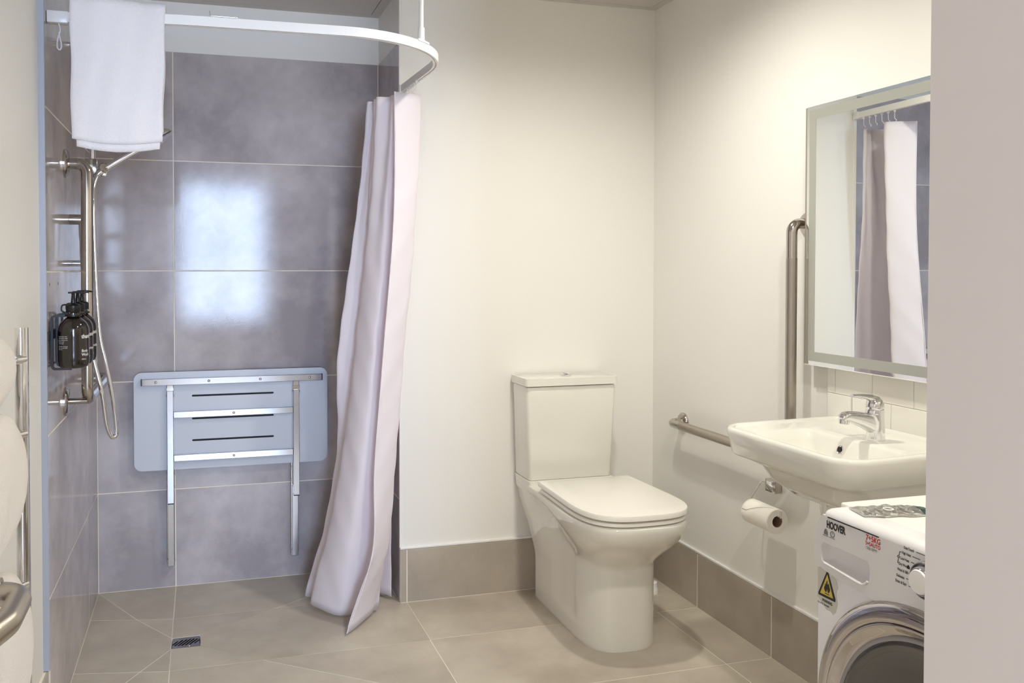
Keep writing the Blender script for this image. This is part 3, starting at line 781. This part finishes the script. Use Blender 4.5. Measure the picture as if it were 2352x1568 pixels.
lathe('dome_seam', [(.0205, 0), (.0205, .003), (.0001, .003)], (tx-.002, ty, .940), (0, 0, 1), DARK, tp, 28)
rings = []
lv = catmull([(tx+.006, ty, .962), (tx-.016, ty, .971), (tx-.038, ty, .976), (tx-.058, ty, .979), (tx-.076, ty, .980)], 5)
for i, p in enumerate(lv):
    t = i/(len(lv)-1); hw = .013-.006*t; hh = .010*(1-t)**1.3+.0028
    rings.append([p+Vector((0, hw*math.cos(a), hh*math.sin(a))) for a in [2*PI*k/20 for k in range(20)]])
bm = bmesh.new(); ringloft(bm, rings); finish('lever', bm, CHROME, tp, 60)

# splashback of white tiles
sb = thing('splashback', 'white glazed tile splashback behind the basin under the mirror', 'tiles', (XR, 1.9, .85))
box('grout_bed', WGROUT, (XR-.004, 1.45, .785), (XR-.0004, 2.226, 1.085), sb)
Yt0 = 2.226
tiles(sb, [1.373+.15*k for k in range(1, 6)]+[Yt0-.104], [.783, .9345], lambda u, v, d: Vector((XR-.006+d, u, v)), WTILE, .006, .0008)
tiles(sb, [2.122, Yt0], [.783, .9345], lambda u, v, d: Vector((XR-.006+d, u, v)), WTILE, .006, .0008)
tiles(sb, [1.443+.15*k for k in range(0, 6)]+[Yt0], [.9345, 1.0845], lambda u, v, d: Vector((XR-.006+d, u, v)), WTILE, .006, .0008)

# ---------------------------------------------------------------- mirror
mi = thing('wall_mirror', 'large rectangular wall mirror with a frosted border above the basin', 'mirror', (XR, 1.9, 1.41))
MX = 1.815; MY1 = 2.284; MY0 = 1.48; MZ0, MZ1 = 1.017, 1.811
box('mirror_case', MCAB, (MX+.006, MY0+.01, MZ0+.001), (XR-.001, MY1+.004, MZ1-.001), mi)
box('case_edge', MCAB, (MX+.004, MY1, MZ0), (MX+.03, MY1+.012, MZ1), mi)
def side(x): return lambda u, v, d: Vector((x+d, u, v))
plate('mirror_glass', [(MY0, MZ0), (MY1, MZ0), (MY1, MZ1), (MY0, MZ1)], [], side(MX), .005, MIRROR, mi)
a, b = .011, .040
plate('frosted_band', [(MY0+a, MZ0+a), (MY1-a, MZ0+a), (MY1-a, MZ1-a), (MY0+a, MZ1-a)], [[(MY0+b, MZ0+b), (MY1-b, MZ0+b), (MY1-b, MZ1-b), (MY0+b, MZ1-b)]], side(MX-.0006), .0005, FROST, mi)
box('bottom_edge', WPLAST, (MX-.0005, MY0, MZ0-.002), (MX+.006, MY1, MZ0), mi)

# ---------------------------------------------------------------- toilet roll and holder
th = thing('toilet_roll_holder', 'chrome toilet roll holder on the cream wall under the grab rail', 'holder', (XR, 2.47, .585))
box('mount', SATIN, (XR-.028, 2.443, .566), (XR-.0005, 2.497, .607), th, .003)
box('cover_panel', CHROME, (XR-.0295, 2.453, .573), (XR-.0275, 2.492, .602), th, .001)
tube('wire_arm', rounded([(XR-.020, 2.470, .588), (XR-.020, 2.522, .596), (XR-.074, 2.526, .5155), (XR-.074, 2.352, .5155), (XR-.074, 2.350, .536)], [.014, .014, .006, .003], 5), .003, CHROME, th, 10)
tr = thing('toilet_roll', 'white toilet paper roll with a folded triangular end on the chrome holder', 'toilet paper', (XR-.076, 2.43, .505))
rx_, rz_ = XR-.076, .500
bm = bmesh.new(); n = 48
ro, ri, y0, y1 = .0400, .0185, 2.366, 2.504
prof = [(ri, y0), (ro-.002, y0), (ro, y0+.002), (ro, y1-.002), (ro-.002, y1), (ri, y1)]
rgs = [[(rx_+r*math.cos(2*PI*k/n), y, rz_+r*math.sin(2*PI*k/n)) for k in range(n)] for r, y in prof]
ringloft(bm, rgs, False, False); finish('paper', bm, PAPER, tr, 40)
bm = bmesh.new(); rgs = [[(rx_+r*math.cos(2*PI*k/n), y, rz_+r*math.sin(2*PI*k/n)) for k in range(n)] for r, y in ((ri, y0+.001), (ri, y1-.001), (ri-.0012, y1-.001), (ri-.0012, y0+.001), (ri, y0+.001))]
ringloft(bm, rgs, False, False); finish('card_core', bm, CARD, tr, 40)
# folded end sheet: triangle hugging the front of the roll
bm = bmesh.new(); rows = []
for i in range(13):
    a = math.radians(95+(70)*i/12); r = ro+.0012+.0006*math.sin(i/12*PI)
    w0 = y0+.012+(i/12)*.10; w1 = y1-.006
    rows.append([(rx_+r*math.cos(a), w0+(w1-w0)*k/8, rz_+r*math.sin(a)) for k in range(9)])
ringloft(bm, rows, False, False, False); o = finish('folded_end', bm, PAPER, tr, 180)
o.modifiers.new('thickness', 'SOLIDIFY').thickness = .0012

# ---------------------------------------------------------------- washing machine
wa = thing('washing_machine', 'white front loading washing machine with a chrome door standing under the basin', 'washing machine', (1.46, 1.13, 0))
WX, WY0, WY1 = 1.160, .832, 1.430
wcy = (WY0+WY1)/2
bm = bmesh.new(); addbox(bm, (WX+.008, WY0, .02), (WX+.60, WY1, .735), .006, 2); finish('cabinet', bm, APPL, wa, 40)
for x in (WX+.06, WX+.55):
    for y in (WY0+.05, WY1-.05): lathe('foot', [(.0001, 0), (.02, 0), (.02, .022), (.0001, .022)], (x, y, 0), (0, 0, 1), DARK, wa, 12)
bm = bmesh.new(); addbox(bm, (WX+.035, WY0+.002, .735), (WX+.60, WY1-.002, .838), .004, 1); finish('upper_cabinet', bm, APPL, wa, 40)
box('top_panel', APPLT, (WX+.0505, WY0+.004, .838), (WX+.60, WY1-.012, .8532), wa, .004, 3)
# fascia: front-view outline with hole for the drawer recess
out = []
def arc(cx, cy, r1, r2, a0, a1, n): return [(cx+r1*math.cos(math.radians(a0+(a1-a0)*k/n)), cy+r2*math.sin(math.radians(a0+(a1-a0)*k/n))) for k in range(n+1)]
out += arc(WY1-.058, .775, .058, .076, 0, 53.4, 12); out += arc(WY0+.058, .775, .058, .076, 126.6, 180, 12)
out += [(WY0, .742)]
# lower edge dips and climbs around the door
for k in range(21):
    t = k/20; y = WY0+.002+(WY1-WY0-.004)*t
    out.append((y, .736-.022*math.sin(t*PI)**.6 if .0 < t < 1 else .738))
out += [(WY1, .742)]
hole = [(1.408, .748), (1.410, .770), (1.405, .781), (1.39, .783), (1.300, .783), (1.287, .779), (1.283, .770), (1.284, .750), (1.289, .739), (1.300, .736), (1.31, .737), (1.395, .744)]
hole2 = [(h.x, h.y) for h in catmull([(a_, b2, 0) for a_, b2 in hole], 3, True)]
plate('control_fascia', out, [hole2], lambda u, v, d: Vector((WX+d, u, v)), .036, APPL, wa, 30)
bm = bmesh.new(); N_ = 14
rr3 = []
for dd, ii in ((.0, 0.0), (.006, .001), (.016, .004), (.020, .009)):
    cxh, cyh = 1.347, .7605
    rr3.append([Vector((WX+dd, cxh+(u-cxh)*(1-ii/.06), cyh+(v-cyh)*(1-ii/.024))) for u, v in hole2])
ringloft(bm, rr3, False, True); finish('detergent_drawer', bm, APPL, wa, 50)
tube('drawer_lip', catmull([(WX-.001, u, v) for u, v in [(1.400, .7435), (1.36, .7405), (1.31, .736), (1.296, .7385), (1.287, .7465)]], 5), .0022, APPL, wa, 8)
# rounded front bullnose on top of the fascia
bm = bmesh.new(); rings = []
for k in range(11):
    th = PI/2*k/10; ins = .0234+.026*(1-math.cos(th)); x = WX+.018*(1-math.cos(th)); z = .8358+.0172*math.sin(th)
    xe = WX+.05
    rings.append([(x+.006, WY1-ins, z), (x, WY1-ins-.008, z), (x, WY0+ins+.008, z), (x+.006, WY0+ins, z), (xe, WY0+ins, z), (xe, WY1-ins, z)])
ringloft(bm, rings); finish('top_edge', bm, APPL, wa, 50)
# lettering on the fascia
FXT = WX-.0006
def ft(nm, s, size, y, z, m, bold=0., sx=1.): return text(nm, s, size, (FXT, y, z), m, wa, bold=bold, sx=sx)
ft('brand_lettering', 'HOOVER', .0190, 1.3945, .8145, INK, .0009, .64)
def strip(nm, y0, z0, y1, z1, wd, m=INK):
    bm = bmesh.new(); d = Vector((0, y1-y0, z1-z0)).normalized(); nn = Vector((0, -d.z, d.y))*wd/2
    a_, b2 = Vector((FXT, y0, z0)), Vector((FXT, y1, z1)); q = [a_+nn, b2+nn, b2-nn, a_-nn]
    ringloft(bm, [q, [p+Vector((.0004, 0, 0)) for p in q]]); return finish(nm, bm, m, wa)
strip('brand_line', 1.392, .8345, 1.262, .8345, .0022)
ft('capacity_lettering', '7+5KG', .0140, 1.2925, .8215, RED, .0003, .85)
ft('capacity_lettering', '5+5AUTO', .0100, 1.2935, .8125, RED, .0002, .82)
ft('speed_lettering', '1500 RPM', .0078, 1.2935, .8050, GREYINK, 0, .85)
ft('icon', '\u25B2', .012, 1.398, .8005, GREYINK, .0004) if False else None
for (yy, k) in ((1.3965, 0), (1.3785, 1)):
    bm = bmesh.new()
    if k == 0: ringloft(bm, [[(FXT+d, yy+a_, .8015+b2) for a_, b2 in ((-.0055, -.002), (.0055, -.002), (.005, .004), (.002, .009), (-.002, .009), (-.005, .004))] for d in (0, .0004)])
    else:
        n = 20
        ringloft(bm, [[(FXT+d, yy+r*math.cos(2*PI*q/n), .805+r*math.sin(2*PI*q/n)) for q in range(n)] for r, d in ((.0045, 0), (.0060, 0), (.0060, .0004), (.0045, .0004))], False, False)
    finish('program_icon', bm, GREYINK, wa)
    strip('icon_caption', yy+.008, .7975, yy-.007, .7975, .0012, GREYINK)
strip('icon_hand', 1.3785, .8045, 1.3785, .8085, .0009, GREYINK)
for s, y, z in (('One Touch', 1.205, .8325), ('High Heat', 1.209, .8225), ('Low Heat', 1.212, .8120), ('Dry Wool', 1.2155, .8015), ('Wool & Silk', 1.2185, .7910), ('Delicates', 1.2205, .7800), ('Drain & Spin', 1.2225, .7700), ('Rinse', 1.164, .7610)):
    ft('program_lettering', s, .0068, y, z, INK, .00015, .70)
for pts in ([(1.178, .8345), (1.160, .8345), (1.151, .829)], [(1.186, .8245), (1.170, .8245)], [(1.189, .8140), (1.182, .8140)], [(1.194, .7935), (1.188, .7935)], [(1.199, .7825), (1.190, .7825)], [(1.194, .7715), (1.176, .7715), (1.168, .7745)], [(1.2105, .8245), (1.2135, .8245), (1.2150, .8180)], [(1.2165, .8115), (1.2180, .8045), (1.2165, .8035)]):
    for p, q in zip(pts[:-1], pts[1:]): strip('program_line', p[0], p[1], q[0], q[1], .0010)
bm = bmesh.new(); n = 16
ringloft(bm, [[(FXT+d, 1.2163+r*math.cos(2*PI*q/n), .8148+r*math.sin(2*PI*q/n)) for q in range(n)] for r, d in ((.0016, 0), (.0026, 0), (.0026, .0004), (.0016, .0004))], False, False); finish('program_ring', bm, INK, wa)
bm = bmesh.new(); ringloft(bm, [[(FXT+d, 1.1945+a_, .8035+b2) for a_, b2 in ((-.003, -.003), (.003, -.003), (.003, .001), (0, .004), (-.003, .001))] for d in (0, .0004)]); finish('program_icon', bm, INK, wa)
# program dial
kn = lathe('program_dial', [(.0325, 0), (.0325, .003), (.0315, .010), (.0300, .014), (.0285, .014), (.0270, .009), (.0255, .009), (.0240, .020), (.0215, .024), (.0001, .024)], (WX, 1.148, .7965), (-1, 0, 0), CLEARP, wa, 48, 25)
lathe('dial_cap', [(.0205, 0), (.0190, .003), (.0001, .004)], (WX-.0238, 1.148, .7965), (-1, 0, 0), WPLAST, kn, 32)
# door
def sup(r, y0, z0, n_exp, N=96, zscale=1.0):
    out = []
    for k in range(N):
        a_ = 2*PI*k/N; c, s = math.cos(a_), math.sin(a_)
        out.append((y0+r*math.copysign(abs(c)**(2/n_exp), c), z0+r*zscale*math.copysign(abs(s)**(2/n_exp), s)))
    return out
dcy, dcz = wcy, .463
def doorrings(spec): return [[Vector((WX+.008-x, y, z)) for y, z in sup(r, dcy, dcz, e)] for r, x, e in spec]
bm = bmesh.new()
ringloft(bm, doorrings([(.279, 0, 2.4), (.279, .006, 2.4), (.276, .014, 2.38), (.270, .021, 2.36), (.262, .025, 2.33), (.254, .026, 2.3), (.249, .0245, 2.25), (.2475, .020, 2.22), (.2465, .024, 2.2), (.244, .0245, 2.2), (.241, .022, 2.17), (.236, .017, 2.12), (.230, .0125, 2.08), (.229, .012, 2.06)]), False, False)
dring = finish('door_ring', bm, mat('door_chrome', (190, 184, 182), .05, metal=1), wa, 60)
bm = bmesh.new(); ringloft(bm, doorrings([(.229, .012, 2.06), (.2275, .0145, 2.05), (.223, .0145, 2.04), (.221, .012, 2.03)]), False, False); finish('door_seal', bm, GREYP, wa, 60)
bm = bmesh.new(); ringloft(bm, doorrings([(.222, .0125, 2.03), (.217, .0145, 2), (.212, .0145, 2), (.209, .012, 2), (.20, .0105, 2), (.17, .010, 2), (.12, .0098, 2), (.06, .0096, 2), (.001, .0095, 2)]), False, False); finish('door_glass', bm, GLASSD, wa, 60)
# sticker
sw = [(1.4275, .7265), (1.4265, .690), (1.4285, .668), (1.402, .650), (1.392, .651), (1.384, .647), (1.377, .654), (1.372, .672), (1.3765, .690), (1.371, .705), (1.378, .717), (1.387, .722), (1.392, .718), (1.398, .727), (1.405, .7235), (1.412, .733), (1.42, .728)]
st = plate('warning_sticker', sw, [], lambda u, v, d: Vector((WX+.0078-d, u, v)), .0003, STICK, wa)
def flat(nm, pts, m, dx, parent):
    bm = bmesh.new(); ringloft(bm, [[(WX+.0078-dx, y, z) for y, z in pts], [(WX+.0078-dx-.0003, y, z) for y, z in pts]]); return finish(nm, bm, m, parent)
flat('triangle_border', [(1.4245, .6725), (1.4255, .676), (1.4015, .7265), (1.3985, .7265), (1.3775, .679), (1.3785, .6735)], INK, .0004, st)
flat('triangle_field', [(1.4195, .6775), (1.4000, .7200), (1.3835, .6785)], YEL, .0008, st)
flame = [(1.4035, .6840), (1.4075, .6880), (1.4080, .6930), (1.4055, .6970), (1.4060, .7010), (1.4030, .6985), (1.4025, .7040), (1.3995, .7090), (1.3990, .7020), (1.3970, .7000), (1.3955, .7045), (1.3940, .6985), (1.3920, .6940), (1.3925, .6890), (1.3960, .6840), (1.3985, .6865), (1.4000, .6920), (1.4015, .6865)]
flat('flame', flame, INK, .0011, st)
flat('flame_base', [(1.4060, .6825), (1.4060, .6810), (1.3935, .6810), (1.3935, .6825)], INK, .0011, st)
text('warning_lettering', 'WARNING', .0080, (WX+.0070, 1.4140, .6635), INK, wa, bold=.0002, sx=.72)
text('warning_lettering', 'Risk of fire / flammable', .0054, (WX+.0070, 1.4262, .6568), INK, wa, bold=.0001, sx=.62)

# sachet on top of the machine
sa = thing('foil_sachet', 'silver foil sachet with a green end lying on the washing machine top', 'sachet', (1.245, 1.32, .853))
bm = bmesh.new(); NXs, NYs = 30, 14; rows = []
ax0, ax1 = Vector((1.185, 1.345)), Vector((1.325, 1.312)); nd = (ax1-ax0).normalized(); pd = Vector((-nd.y, nd.x))
L = (ax1-ax0).length; W_ = .062
def sz(u, v):
    e = math.sin(PI*v)**.6*math.sin(PI*min(1, u*1.02))**.5 if 0 < v < 1 and 0 < u < .98 else 0
    return .001+.0075*e+.0022*e*math.sin(u*38+v*4)+.0010*math.sin(v*20+u*11)*e
for side_ in (1, 0):
    rows = []
    for i in range(NXs+1):
        u = i/NXs; row = []
        wv = W_*(.82+.18*math.sin(PI*min(1, .15+u*.8)))
        for j in range(NYs+1):
            v = j/NYs; p = ax0+nd*L*u+pd*(v-.5)*wv+pd*.002*math.sin(u*17)
            row.append((p.x, p.y, .8538+(sz(u, v)+.0018 if side_ else .0004+.6*0)))
        rows.append(row)
    if side_: bm = bmesh.new(); top = rows
    else: bot = rows
verts_t = [[bm.verts.new(p) for p in r] for r in top]; verts_b = [[bm.verts.new(p) for p in r] for r in bot]
for i in range(NXs):
    for j in range(NYs):
        f = bm.faces.new((verts_t[i][j], verts_t[i+1][j], verts_t[i+1][j+1], verts_t[i][j+1])); f.material_index = 1 if i > NXs*.78 else 0
        bm.faces.new((verts_b[i][j], verts_b[i][j+1], verts_b[i+1][j+1], verts_b[i+1][j]))
for i in range(NXs):
    for j in (0, NYs): bm.faces.new((verts_t[i][j], verts_b[i][j], verts_b[i+1][j], verts_t[i+1][j]))
for j in range(NYs):
    for i in (0, NXs): bm.faces.new((verts_t[i][j], verts_t[i][j+1], verts_b[i][j+1], verts_b[i][j]))
finish('sachet_body', bm, [FOIL, FOILG], sa, 60)
tube('seal_ring', [(1.232+.0085*math.cos(2*PI*k/24), 1.318+.0085*math.sin(2*PI*k/24), .8650) for k in range(25)], .0011, WPLAST, sa, 8)
